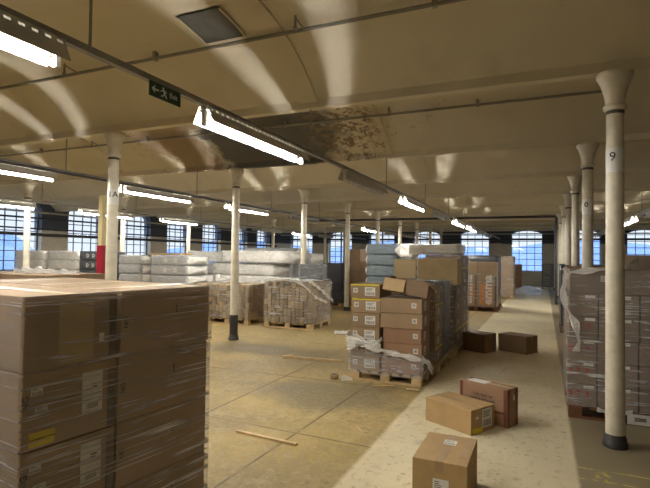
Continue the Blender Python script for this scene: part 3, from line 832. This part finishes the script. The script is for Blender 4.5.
rag('film_tail', [(PX+.25,PY-.03,.12),(PX+.42,PY-.05,.10),(PX+.55,PY-.05,.14)], .04, 'film_thick', 'small torn scrap of film at the foot of the right pallet', 2)

# ---- centre pallet ---------------------------------------------------------
CY = 6.08
pallet(-2.31, CY, .93, .80, 'pale pallet carrying the front cartons of the centre stack', 0, h=.13)
pallet(-2.31, CY+.86, .98, 1.2, 'pale pallet behind the front pallet of the centre stack', 0, h=.13)
pallet(-2.33, CY+2.10, 1.05, 1.5, 'rear pallet under the tall film-wrapped centre stack', 0, h=.13)
for k in range(6):
    x = -2.12+(.012*math.sin(k*2)); z = .132+k*.1855
    o = carton(x, CY+.27, z, .40, .52, .182, 'brown labelled carton in the left column of the centre pallet, %s from the bottom' % ORD[k], random.uniform(-.02,.02), 'card', 'cartons on the front centre pallet', tape=False)
    dims = (.40,.52,.182)
    decal(o, 'barcode_label', dims, '-y', .07, .0, .14, .11, 'paper', 12, lab='white barcode label')
    decal(o, 'printed_mark', dims, '-y', -.13, .01, .06, .06, 'paper', 2, 'mark')
    tt = decal(o, 'yellow_tape', dims, '-y', 0, .083, .39, .016, 'yellow' if k in (4,5) else 'tape')
for k, (z, h, dx, rz) in enumerate(((.132,.195,-.02,0),(.33,.185,.0,.01),(.517,.185,.0,-.01),(.704,.188,-.02,.02),(.894,.188,-.02,-.01))):
    o = carton(-1.625+dx, CY+.24, z, .49 if k < 3 else .54, .46, h-.003, 'brown carton in the right column of the centre pallet, %s from the bottom' % ORD[k], rz, 'card_red' if k < 3 else 'card', 'cartons on the front centre pallet', tape=False)
    dims = (.49 if k < 3 else .54,.46,h-.003)
    decal(o, 'printed_mark', dims, '-y', .17, .01, .06, .06, 'paper', 2, 'mark')
    decal(o, 'barcode_label', dims, '+x', -.05, .0, .10, .11, 'paper', 13)
# open carton with flaps on the right column
r = empty('open_carton', (-1.60, CY+.26, 1.13)); r.rotation_euler = (.0, .16, -.04)
t = .006; a, c_, hh_ = .28, .19, .17
b = MB(); b.box(-a,a,-c_,c_,0,t); b.box(-a,a,-c_,-c_+t,0,hh_); b.box(-a,a,c_-t,c_,0,hh_); b.box(-a,-a+t,-c_,c_,0,hh_); b.box(a-t,a,-c_,c_,0,hh_)
b.build('carton_body', M['card_dark'], r)
fl = MB().box(-.15,.15,0,.005,0,.25).build('flap', M['card_pale'], r, loc=(-.15,c_-.01,hh_), rot=(-.05,-.16,0)); fl['label'] = 'pale upright cardboard flap'
fl = MB().box(-.15,.13,-.004,0,-.16,0).build('flap', M['card_in'], r, loc=(-.15,-c_-.004,hh_), rot=(-.35,-.05,0)); fl['label'] = 'pale flap folded outward'
fl = MB().box(0,.15,-.19,.19,0,.004).build('flap', M['card_dark'], r, loc=(a,0,hh_), rot=(0,.5,0))
tag(r, 'open brown carton with flaps up on top of the centre pallet', 'box')
rag('film_tail', [(-2.36,CY-.03,.52),(-2.2,CY-.07,.50),(-2.0,CY-.06,.45),(-1.8,CY-.06,.41),(-1.55,CY-.05,.37),(-1.36,CY-.04,.34),(-1.30,CY+.1,.28)], .085, 'film_thick', 'bunched white film sagging across the front of the centre pallet', 6)
rag('film_tail', [(-2.37,CY+.15,.57),(-2.36,CY-.03,.55),(-2.2,CY-.06,.53),(-2.02,CY-.08,.46),(-1.88,CY-.07,.45)], .14, 'film_thick', 'thick crumpled roll of white film at the left corner of the centre pallet', 12)
rag('film_tail', [(-2.35,CY-.03,.43),(-2.2,CY-.09,.47),(-2.05,CY-.06,.49),(-1.93,CY-.09,.51),(-1.87,CY-.05,.57)], .10, 'film_thick', 'crumpled white film peak between the two columns of the centre pallet', 19)
rag('film_tail', [(-1.36,CY-.03,.36),(-1.29,CY+.02,.30),(-1.27,CY+.10,.20),(-1.28,CY+.2,.16)], .10, 'film_thick', 'film tail drooping at the right corner of the centre pallet', 22)
film_shell(-2.335,-1.345,CY-.015,CY+.56,.10,.40,'clear film round the bottom cartons of the centre pallet',0,(0,0),'film_mid',False,.008,.05,sides='flr',seed=4)
# second depth of cartons
def block(x0,x1,y0,y1,z0,n,h,label,group,mat='card',nx=2,ny=1,lab_side=False,tape=False):
    dx = (x1-x0)/nx; dy = (y1-y0)/ny
    for k in range(n):
        for i in range(nx):
            for j in range(ny):
                nm = '%s, %s layer up' % (label, ORD[k])
                if nx > 1: nm += ', %s' % (['left','right'][i] if nx == 2 else ORD[i]+' from the left')
                if ny > 1: nm += ', %s' % (['front','back'][j] if ny == 2 else ORD[j]+' row back')
                o = carton(x0+dx*(i+.5), y0+dy*(j+.5), z0+k*h, dx-.01, dy-.01, h-.004, nm, random.uniform(-.012,.012), mat, group, tape=tape)
                if lab_side and i == nx-1:
                    decal(o, 'barcode_label', (dx-.01,dy-.01,h-.004), '+x', -.05, .02, .09, .09, 'paper', 13)
                    decal(o, 'printed_tape', (dx-.01,dy-.01,h-.004), '+x', 0, -h/2+.02, dy-.02, .02, 'yellow' if k % 3 == 1 else 'tape')
block(-2.29,-1.34,CY+.68,CY+1.22,.132,5,.20,'brown carton just behind the front centre pallet','cartons in the second row of the centre stack','card_dark',2,1,True)
block(-2.29,-1.68,CY+1.28,CY+1.95,.132,4,.275,'brown carton in the third row of the centre stack','cartons in the third row of the centre stack','card_dark',1,1,False)
film_shell(-2.31,-1.325,CY+.66,CY+1.99,.10,1.25,'clear film round the second and third rows of the centre stack',0,(0,0),'film_b',False,.010,.06,sides='frb',seed=14)
block(-2.31,-1.31,CY+2.12,CY+3.60,.132,4,.255,'brown carton in the tall wrapped centre stack','cartons in the tall centre stack','card_dark',2,2,True)
o = carton(-1.61, CY+2.36, 1.155, .66, .46, .43, 'big plain pale brown carton on top of the centre stack', 0, 'card_pale')
block(-1.93,-1.31,CY+2.64,CY+3.60,1.152,2,.25,'brown carton in the upper part of the tall centre stack','upper cartons of the tall centre stack','card_dark',1,1,True)
film_shell(-2.34,-1.29,CY+2.10,CY+3.63,.10,1.15,'shiny clear film round the lower part of the tall centre stack',0,(0,0),'film_mid',False,.014,.06,sides='frb',seed=17)
film_shell(-1.96,-1.285,CY+2.63,CY+3.63,1.14,1.66,'shiny clear film round the top of the tall centre stack',0,(0,0),'film_mid',False,.014,.06,sides='frb',seed=18)

# ---- soft wrapped mattress packs --------------------------------------------
PK = {}
def pack(x, y, z, w_, d_, h, label, mat='sheet_white', rz=0, group=None, ends=True, mark=0, seed=0):
    key = (round(w_,2), round(d_,2), round(h,2), mat, ends, seed)
    if key not in PK:
        bm = bmesh.new(); bmesh.ops.create_cube(bm, size=1)
        for v in bm.verts: v.co = Vector((v.co.x*w_, v.co.y*d_, v.co.z*h+h/2))
        bmesh.ops.subdivide_edges(bm, edges=list(bm.edges), cuts=9, use_grid_fill=True)
        for v in bm.verts:
            c = v.co; n = Vector((c.x/w_*2, c.y/d_*2, (c.z-h/2)/h*2))
            e = sorted([abs(n.x),abs(n.y),abs(n.z)])
            pull = max(0, e[1]-.78)*.07
            c.x -= n.x*pull*.8; c.y -= n.y*pull*.8; c.z -= n.z*pull*.22
            wv = math.sin(c.x*17+seed*2+c.z*9)*math.sin(c.y*13+c.z*21+seed)*.009
            c.x += n.x*wv; c.y += n.y*wv; c.z += n.z*wv*.4
        me = bpy.data.meshes.new('mattress_pack'); bm.to_mesh(me); bm.free(); me.materials.append(M[mat])
        for p in me.polygons: p.use_smooth = True
        me2 = None
        if ends:
            m = MB()
            for sgn in (-1, 1):
                m = MB(); vs = []; nr = 16
                for j in range(4):
                    t = j/3; sx_ = (1, .8, .5, .14)[j]
                    for k in range(nr):
                        a = 2*PI*k/nr; ca, sa = math.cos(a), math.sin(a)
                        sq = 1/max(abs(ca), abs(sa)); rr = sq*(1-.1*(k%2))
                        vs.append((sgn*(w_/2-.02+.06*j+.012*(k%2)), ca*rr*d_/2*.9*sx_, h/2+sa*rr*h/2*.86*sx_*(1 if j < 3 else 1.1)))
                fs = [(j*nr+k, j*nr+(k+1)%nr, (j+1)*nr+(k+1)%nr, (j+1)*nr+k) for j in range(3) for k in range(nr)]
                fs.append(tuple(range(3*nr, 4*nr)))
                m.add(vs, fs, 0, True)
                oo = m.build('t', M['sheet_white']); me2 = (me2 or [])+[oo.data]; bpy.data.objects.remove(oo)
        PK[key] = (me, me2)
    me, me2 = PK[key]
    o = bpy.data.objects.new('mattress_pack', me); COL.objects.link(o); o.location = (x,y,z); o.rotation_euler = (0,0,rz)
    tag(o, label, 'mattress', group)
    for mm in (me2 or []): e = bpy.data.objects.new('gathered_end', mm); COL.objects.link(e); e.parent = o
    for k in range(mark):
        t = text_mesh('D', .13, M['paper'], 'printed_letter', o, (w_*(.05+.28*k)-w_*.1, -d_/2-.016, h/2), (PI/2,0,0), .006)
    return o
def mstack(x, y, w_, d_, h, n, mats, name, group, pal=True, mark=0, z0=.13, ends=True):
    if pal: pallet(x-w_/2, y-d_/2, w_, d_, 'pallet under the %s stack' % name.split(' behind the centre')[0], 0, h=.125)
    for k in range(n):
        pack(x+.01*math.sin(k*3), y, z0+k*h, w_, d_, h-.004, '%s, %s from the bottom' % (name, ORD[k]), mats[k % len(mats)] if n > 1 else mats[0], 0, group, ends, mark if k >= n-2 else 0, k % 3)
G = 'wrapped mattresses at the back left'
mstack(-13.45, 9.9, 1.25, .9, .254, 6, ['sheet_white'], 'white wrapped mattress at far left', G)
mstack(-12.08, 9.9, 1.22, .9, .254, 6, ['sheet_white'], 'crinkled white mattress left of the dark packs', G, ends=False)
mstack(-11.05, 9.9, .74, .9, .254, 6, ['sheet_dark'], 'dark grey pack marked D', G, mark=2, ends=False)
mstack(-9.62, 9.9, .76, .9, .240, 6, ['sheet_grey'], 'grey wrapped mattress right of the red post', G, mark=0)
mstack(-8.38, 9.9, 1.10, .9, .240, 6, ['sheet_grey'], 'long grey mattress with printed letters', G, mark=2)
carton(-8.7, 9.9, 1.575, 1.0, .5, .05, 'thin pale carton lying on top of the long grey mattresses', 0, 'card_pale')
# brown flat cartons at the extreme left behind the foreground load
pallet(-7.6, 4.45, 1.6, 1.1, 'pallet under the low brown cartons behind the left foreground load', 0)
for k in range(5):
    carton(-6.85, 5.0, .122+k*.235, 1.55, 1.0, .23, 'wide flat brown carton behind the left foreground load, %s from the bottom' % ORD[k], 0, 'card_dark', 'wide cartons behind the left foreground load', tape=False)
rag('loose_film', [(-7.3,4.9,1.31),(-6.8,4.95,1.33),(-6.3,5.0,1.31),(-6.1,5.0,1.31)], .12, 'film_thick', 'crumpled film lying on the wide cartons behind the left load', 21)
# long white packs behind the bundle stacks
mstack(-7.45, 11.75, 1.95, .95, .31, 4, ['sheet_white'], 'long white mattress behind the column with black foot', 'long mattresses behind the paper packs')
pack(-7.05, 11.65, 1.40, 2.05, .9, .32, 'uppermost long white mattress lying across the stack behind the black-footed column', 'sheet_white', .02, 'long mattresses behind the paper packs')
pack(-9.2, 12.3, 1.40, 1.2, .9, .30, 'white mattress left of the uppermost long one', 'sheet_white', 0, 'long mattresses behind the paper packs')
mstack(-9.3, 12.3, 1.4, .9, .31, 4, ['sheet_grey'], 'grey mattress left of the long white stack', 'long mattresses behind the paper packs')
mstack(-8.6, 15.3, 2.0, 1.0, .29, 6, ['sheet_grey'], 'grey mattress in the rear stack behind the long white ones', 'rear grey mattresses')
mstack(-6.1, 12.6, .55, .9, .31, 5, ['sheet_grey'], 'grey rolled mattress right of the long white stack', 'grey mattresses by the second column')
# blue grey stack
mstack(-3.42, 11.5, .80, .95, .255, 7, ['sheet_blue'], 'blue grey mattress in the tall stack behind the centre cartons', 'blue grey mattresses')
pack(-2.78, 10.9, 1.60, .30, .5, .30, 'small white pillow pack beside the blue grey stack', 'sheet_white', 0, None, True)
mstack(-2.78, 10.9, .30, .5, .293, 5, ['sheet_dark'], 'dark pack supporting the small white pillow pack', 'dark packs under the pillow pack', ends=False)
pack(-1.80, CY+3.1, 1.66, .92, .75, .18, 'flat white wrapped mattress on top of the tall centre stack', 'sheet_white', 0, None, False)
pack(-1.50, CY+1.62, .132, .30, .62, 1.12, 'tall dark grey wrapped roll standing in the third row of the centre stack', 'sheet_dark', 0, None, False)

# dark and brown cartons in the mid distance
def cstack(x0, y0, w_, d_, n, h, label, group, mat, pal=True, z0=.125, nx=1):
    if pal: pallet(x0, y0, w_, d_, 'pallet under the %ss' % label, 0, group='pallets')
    for k in range(n):
        for i in range(nx):
            carton(x0+w_/nx*(i+.5), y0+d_/2, z0+k*h, w_/nx-.01, d_, h-.004, '%s, %s from the bottom%s' % (label, ORD[k], '' if nx == 1 else ' '+['left','right','far right'][i]), random.uniform(-.01,.01), mat, group, tape=False)
cstack(-7.0, 14.4, 1.2, 1.0, 4, .315, 'dark carton in the low stack behind the tan packs', 'low dark cartons at the back', 'dark_card', nx=2)
cstack(-5.52, 13.98, .48, .9, 5, .34, 'brown carton in the tall stack behind the third middle column', 'brown cartons beside the third middle column', 'card_dark', nx=1)
cstack(-5.0, 13.85, .34, .8, 4, .33, 'small brown carton left of the blue grey stack', 'small cartons left of the blue stack', 'card_dark')

# ---- bundles of paper packs ----------------------------------------------------
bn = [0]
def bundle_stack(x0, y0, nx, nz, label, w_=.098, h=.128, d_=.48, deep=3, z0=.125, zt=None):
    pw = nx*w_
    pallet(x0, y0, pw, deep*d_, 'pale pallet under the %s' % label, 0)
    blk = label.split(' of tan')[0]; g = 'paper packs in the '+blk
    a = MB().box(-w_/2+.004,w_/2-.004,0,d_-.006,0,h-.006).build('paper_pack', M['bundle'], bevel=.006, seg=1)
    b = MB().box(-w_/2+.003,w_/2-.008,0,d_-.006,0,h*1.25-.008).build('paper_pack', M['bundle'], bevel=.006, seg=1)
    c = MB().box(-w_*1.5+.003,w_*1.5-.003,0,d_-.006,0,h-.003).build('t', M['bundle'], bevel=.01); cm = c.data; bpy.data.objects.remove(c)
    firsts = {0: a, 1: b}; usedf = set()
    for i in range(nx):
        t = random.choice([0,0,1]); z = z0; hh = h*(1.25 if t else 1); k = 0
        while z+hh < (zt or z0+nz*h)+.05:
            o = firsts[t] if t not in usedf else firsts[t].copy()
            if t in usedf: COL.objects.link(o)
            usedf.add(t)
            o.location = (x0+w_*(i+.5)+random.uniform(-.003,.003), y0+random.uniform(-.035,.012), z); o.rotation_euler = (0,0,random.uniform(-.03,.03))
            tag(o, 'tan paper pack, %s up in %s column of the %s' % (ORD[k], ORD[i], blk), 'pack', g)
            z += hh; k += 1
    for tt, o in firsts.items():
        if tt not in usedf: bpy.data.objects.remove(o)
    # deeper rows: wider packs
    nw = nx//3
    for j in range(1, deep):
        for i in range(nw):
            for k in range(nz):
                if i < nw-1 and k < nz-1 and not (i == 0 and j == 1): pass
                o = bpy.data.objects.new('paper_pack', cm); COL.objects.link(o)
                o.location = (x0+w_*3*(i+.5), y0+j*d_, z0+k*h); tag(o, 'wider tan pack, %s up, row %s back, %s along the %s' % (ORD[k], ['','second','third','fourth'][j], ORD[i], blk), 'pack', g+' behind the front')
    return x0+pw
bundle_stack(-5.74, 9.62, 12, 7, 'right-hand block of tan packs with film over its corner', zt=1.03, d_=.345)
bundle_stack(-7.34, 9.62, 12, 6, 'middle block of tan packs behind the black-footed column', zt=.92)
bundle_stack(-7.66, 9.62, 3, 6, 'left block of tan packs mostly hidden by the foreground load', zt=.92)
q = MB().box(-.006,.006,-.45,.45,0,.62).build('shade_panel', M['card_dark'], loc=(-6.13,10.2,.3)); tag(q, 'upright dark panel added for the shaded right side of the middle block of packs', 'cardboard')  # dark panel put in to give the shaded side of the block
film_shell(-5.75,-4.545,9.60,10.67,.15,1.06,'clear film over the right-hand block of tan packs',0,(0,0),'film_b',False,.014,.07,sides='fr',seed=23)
film_shell(-5.75,-4.545,9.60,10.67,1.03,1.05,'sheet of clear film lying on top of the right-hand block of packs',0,(0,0),'film_thick',True,.02,.07,sides='',seed=25)
rag('film_tail', [(-4.62,9.58,1.06),(-4.53,9.7,.98),(-4.50,10.1,.80),(-4.50,10.4,.66),(-4.50,10.65,.55)], .09, 'film_thick', 'loose diagonal strand of film on the side of the right-hand block of packs', 31)
rag('film_tail', [(-5.1,9.58,1.07),(-4.8,9.57,1.0),(-4.6,9.56,.86),(-4.53,9.75,.70),(-4.5,10.3,.55)], .07, 'film_thick', 'second strand of film wrapping the corner of the right-hand block of packs', 33)
film_shell(-7.35,-6.12,9.60,11.08,.15,.95,'clear film over the middle block of tan packs',0,(0,0),'film_b',False,.012,.07,sides='fr',seed=27)
for k,(x0,x1) in enumerate(((-7.3,-6.2),(-6.1,-4.9),(-7.64,-7.38))):
    rag('loose_film', [(x0,10.0,.98+.06*k%.1),(x0+(x1-x0)*.35,10.15,1.02),(x0+(x1-x0)*.7,10.1,1.0),(x1,10.2,1.04)], .16, 'film_thick', 'crumpled pale film lying on the %s block of tan packs' % ['middle','right-hand','left'][k], 41+k)
pack(-4.82, 10.2, 1.06, .56, .3, .36, 'small dark wrapped box standing on the right-hand block of packs', 'sheet_dark', 0, None, False)
film_shell(-5.11,-4.53,10.04,10.36,1.06,1.43,'clear film round the small dark box on the packs',0,(0,0),'film_b',False,.006,.06,seed=29)

# ---- tall printed boxes near the middle distance ----------------------------
def emma_box(x, y, n, label):
    o = carton(x, y, .13, .56, .5, 1.36, label, 0, 'card', 'tall printed boxes', tape=False, name='tall_carton')
    dims = (.56,.5,1.36)
    decal(o, 'orange_panel', dims, '-y', -.02, -.30, .40, .62, 'orange', lab='orange printed patch')
    text_mesh('emma', .36, M['paper'], 'lettering', o, (.02, -.2535, .52), (PI/2,-PI/2,0), .012)
    decal(o, 'side_stripe', dims, '-y', .24, -.2, .05, .9, 'dark_card')
pallet(-2.50, 15.55, 1.25, .8, 'dark pallet under the tall printed boxes', 0, 'wood_dark')
emma_box(-2.13, 15.85, 0, 'left tall brown box with orange patch and white vertical lettering')
emma_box(-1.56, 15.85, 1, 'right tall brown box with orange patch and white vertical lettering')
film_shell(-2.49,-1.27,15.57,16.12,.15,1.15,'clear film round the pair of tall printed boxes',0,(0,0),'film_b',False,.01,.1,seed=37)
pallet(-2.75, 16.6, 1.45, 1.0, 'pallet under the black sheeted load behind the tall printed boxes', 0, 'wood_dark')
pack(-2.02, 17.1, .13, 1.42, .95, 1.57, 'black sheeted load standing behind the tall printed boxes', 'black_wrap', 0, None, False)
cstack(-1.68, 21.0, .58, 1.2, 6, .262, 'tan wrapped carton in the stack before the end window', 'tan cartons before the end window', 'card')
film_shell(-1.70,-1.08,20.98,22.22,.12,1.70,'clear film round the tan stack before the end window',0,(0,0),'film_b',False,.02,.12,seed=39)
cstack(-1.45, 27.2, .42, .6, 4, .30, 'brown carton in the narrow stack near the end window', 'narrow stack near the end window', 'card_red')
# louvred grey crates
def crate(x, y, z, k):
    o = empty('louvred_crate', (x, y, z)); MB().box(-.36,.36,-.3,.3,0,.62).build('crate_body', M['grey_plastic'], o, bevel=.01)
    m = MB()
    for j in range(6): m.box(-.28,.05,-.315,-.30,.08+j*.085,.12+j*.085)
    m.build('slats', M['conduit_light'], o); tag(o, 'grey louvred crate by the end window, %s of the pair' % ['lower','upper'][k], 'crate', 'louvred crates'); return o
pallet(-.12, 28.6, .75, .7, 'pallet under the louvred grey crates', 0)
crate(.26, 28.95, .125, 0); crate(.26, 28.95, .75, 1)
m = MB(); vs = []; fs = []; NX = 22
for i in range(NX+1):
    for j in range(NX+1):
        u, v = i/NX*2-1, j/NX*2-1; e = max(0, 1-(u*u+v*v)**1.0)
        vs.append((u*.6, v*2.4, .02+e*(.20+.10*math.sin(i*1.9+j)*math.cos(j*1.3-i*.7))))
fs = [(i*(NX+1)+j,(i+1)*(NX+1)+j,(i+1)*(NX+1)+j+1,i*(NX+1)+j+1) for i in range(NX) for j in range(NX)]
m.add(vs, fs, 0, True); tag(m.build('crumpled_sheet', M['sheet_white'], loc=(-.72,26.2,0)), 'crumpled white plastic sheet heaped on the floor before the end window', 'plastic sheet')
# loads along the right of the walkway
cstack(.42, 8.05, .95, 1.0, 6, .222, 'brown carton in the load hidden behind the right pallet', 'load behind the right pallet', 'card_dark')
cstack(.36, 9.6, 1.0, 1.0, 6, .225, 'brown carton in the third load along the right side', 'third load on the right', 'card_red')
pallet(.34, 12.0, 1.1, 1.1, 'pallet under the black sheeted load on the right of the walkway', 0, 'wood_dark')
pack(.88, 12.55, .13, 1.08, 1.06, 1.34, 'black sheeted load on the right of the walkway', 'black_wrap', 0, None, False)
cstack(.40, 15.0, 1.0, 1.1, 5, .27, 'dark carton in the load beyond the black sheeted one', 'load beyond the black sheeted one', 'dark_card')
cstack(3.2, 20.0, 1.2, 1.1, 4, .30, 'brown carton in the far right load', 'far right load', 'card_dark')

# ---- debris on the floor ---------------------------------------------------------
def plank(x0,y0,x1,y1,w_,h,label,mat='wood',z=0):
    a = math.atan2(y1-y0, x1-x0); L = math.hypot(x1-x0,y1-y0)
    o = MB().box(0,L,-w_/2,w_/2,0,h).build('wooden_batten', M[mat], loc=(x0,y0,z), rot=(0,0,a), bevel=.002); return tag(o, label, 'wood')
plank(-2.53,3.80,-1.90,3.755,.035,.018,'pale wooden batten lying alone on the open floor')
plank(-3.66,6.88,-2.78,6.98,.04,.03,'long batten lying left of the centre pallet','wood')
plank(-3.72,6.82,-3.60,6.92,.06,.04,'short wood offcut at the left end of the long batten')
plank(-1.93,5.86,-1.70,6.0,.03,.015,'short pale batten in front of the centre pallet')
plank(-1.52,5.92,-1.36,5.93,.03,.015,'tiny pale batten at the right corner of the centre pallet')
plank(-1.60,4.4,-1.53,4.33,.01,.006,'thin splinter of wood near the walkway edge')
def roll(x,y):
    r = empty('tape_roll', (x,y,0)); MB().lathe([(.04,0),(.055,.003),(.055,.055),(.04,.058)], n=20).build('roll', M['card'], r)
    MB().lathe([(.028,.0585),(.036,.0595)], n=16).build('core', M['ink'], r); tag(r, 'small brown roll of tape standing on the floor left of the centre pallet', 'tape roll')
roll(-2.50, 6.0)
rag('film_scrap', [(-2.38,5.93,.02),(-2.32,5.98,.03),(-2.25,6.0,.02)], .07, 'film_thick', 'crumpled scrap of film beside the tape roll', 51)
m = MB(); vs=[]; NX=8
for i in range(NX+1):
    for j in range(NX+1): vs.append((i/NX*.5-.25, j/NX*.4-.2, .012+.02*abs(math.sin(i*1.3+j*.9))))
m.add(vs, [(i*(NX+1)+j,(i+1)*(NX+1)+j,(i+1)*(NX+1)+j+1,i*(NX+1)+j+1) for i in range(NX) for j in range(NX)], 0, True)
tag(m.build('crumpled_sheet', M['sheet_white'], loc=(-3.75,9.6,0), rot=(0,0,.4)), 'flat white plastic sheet on the floor between packs and centre stack', 'plastic sheet')
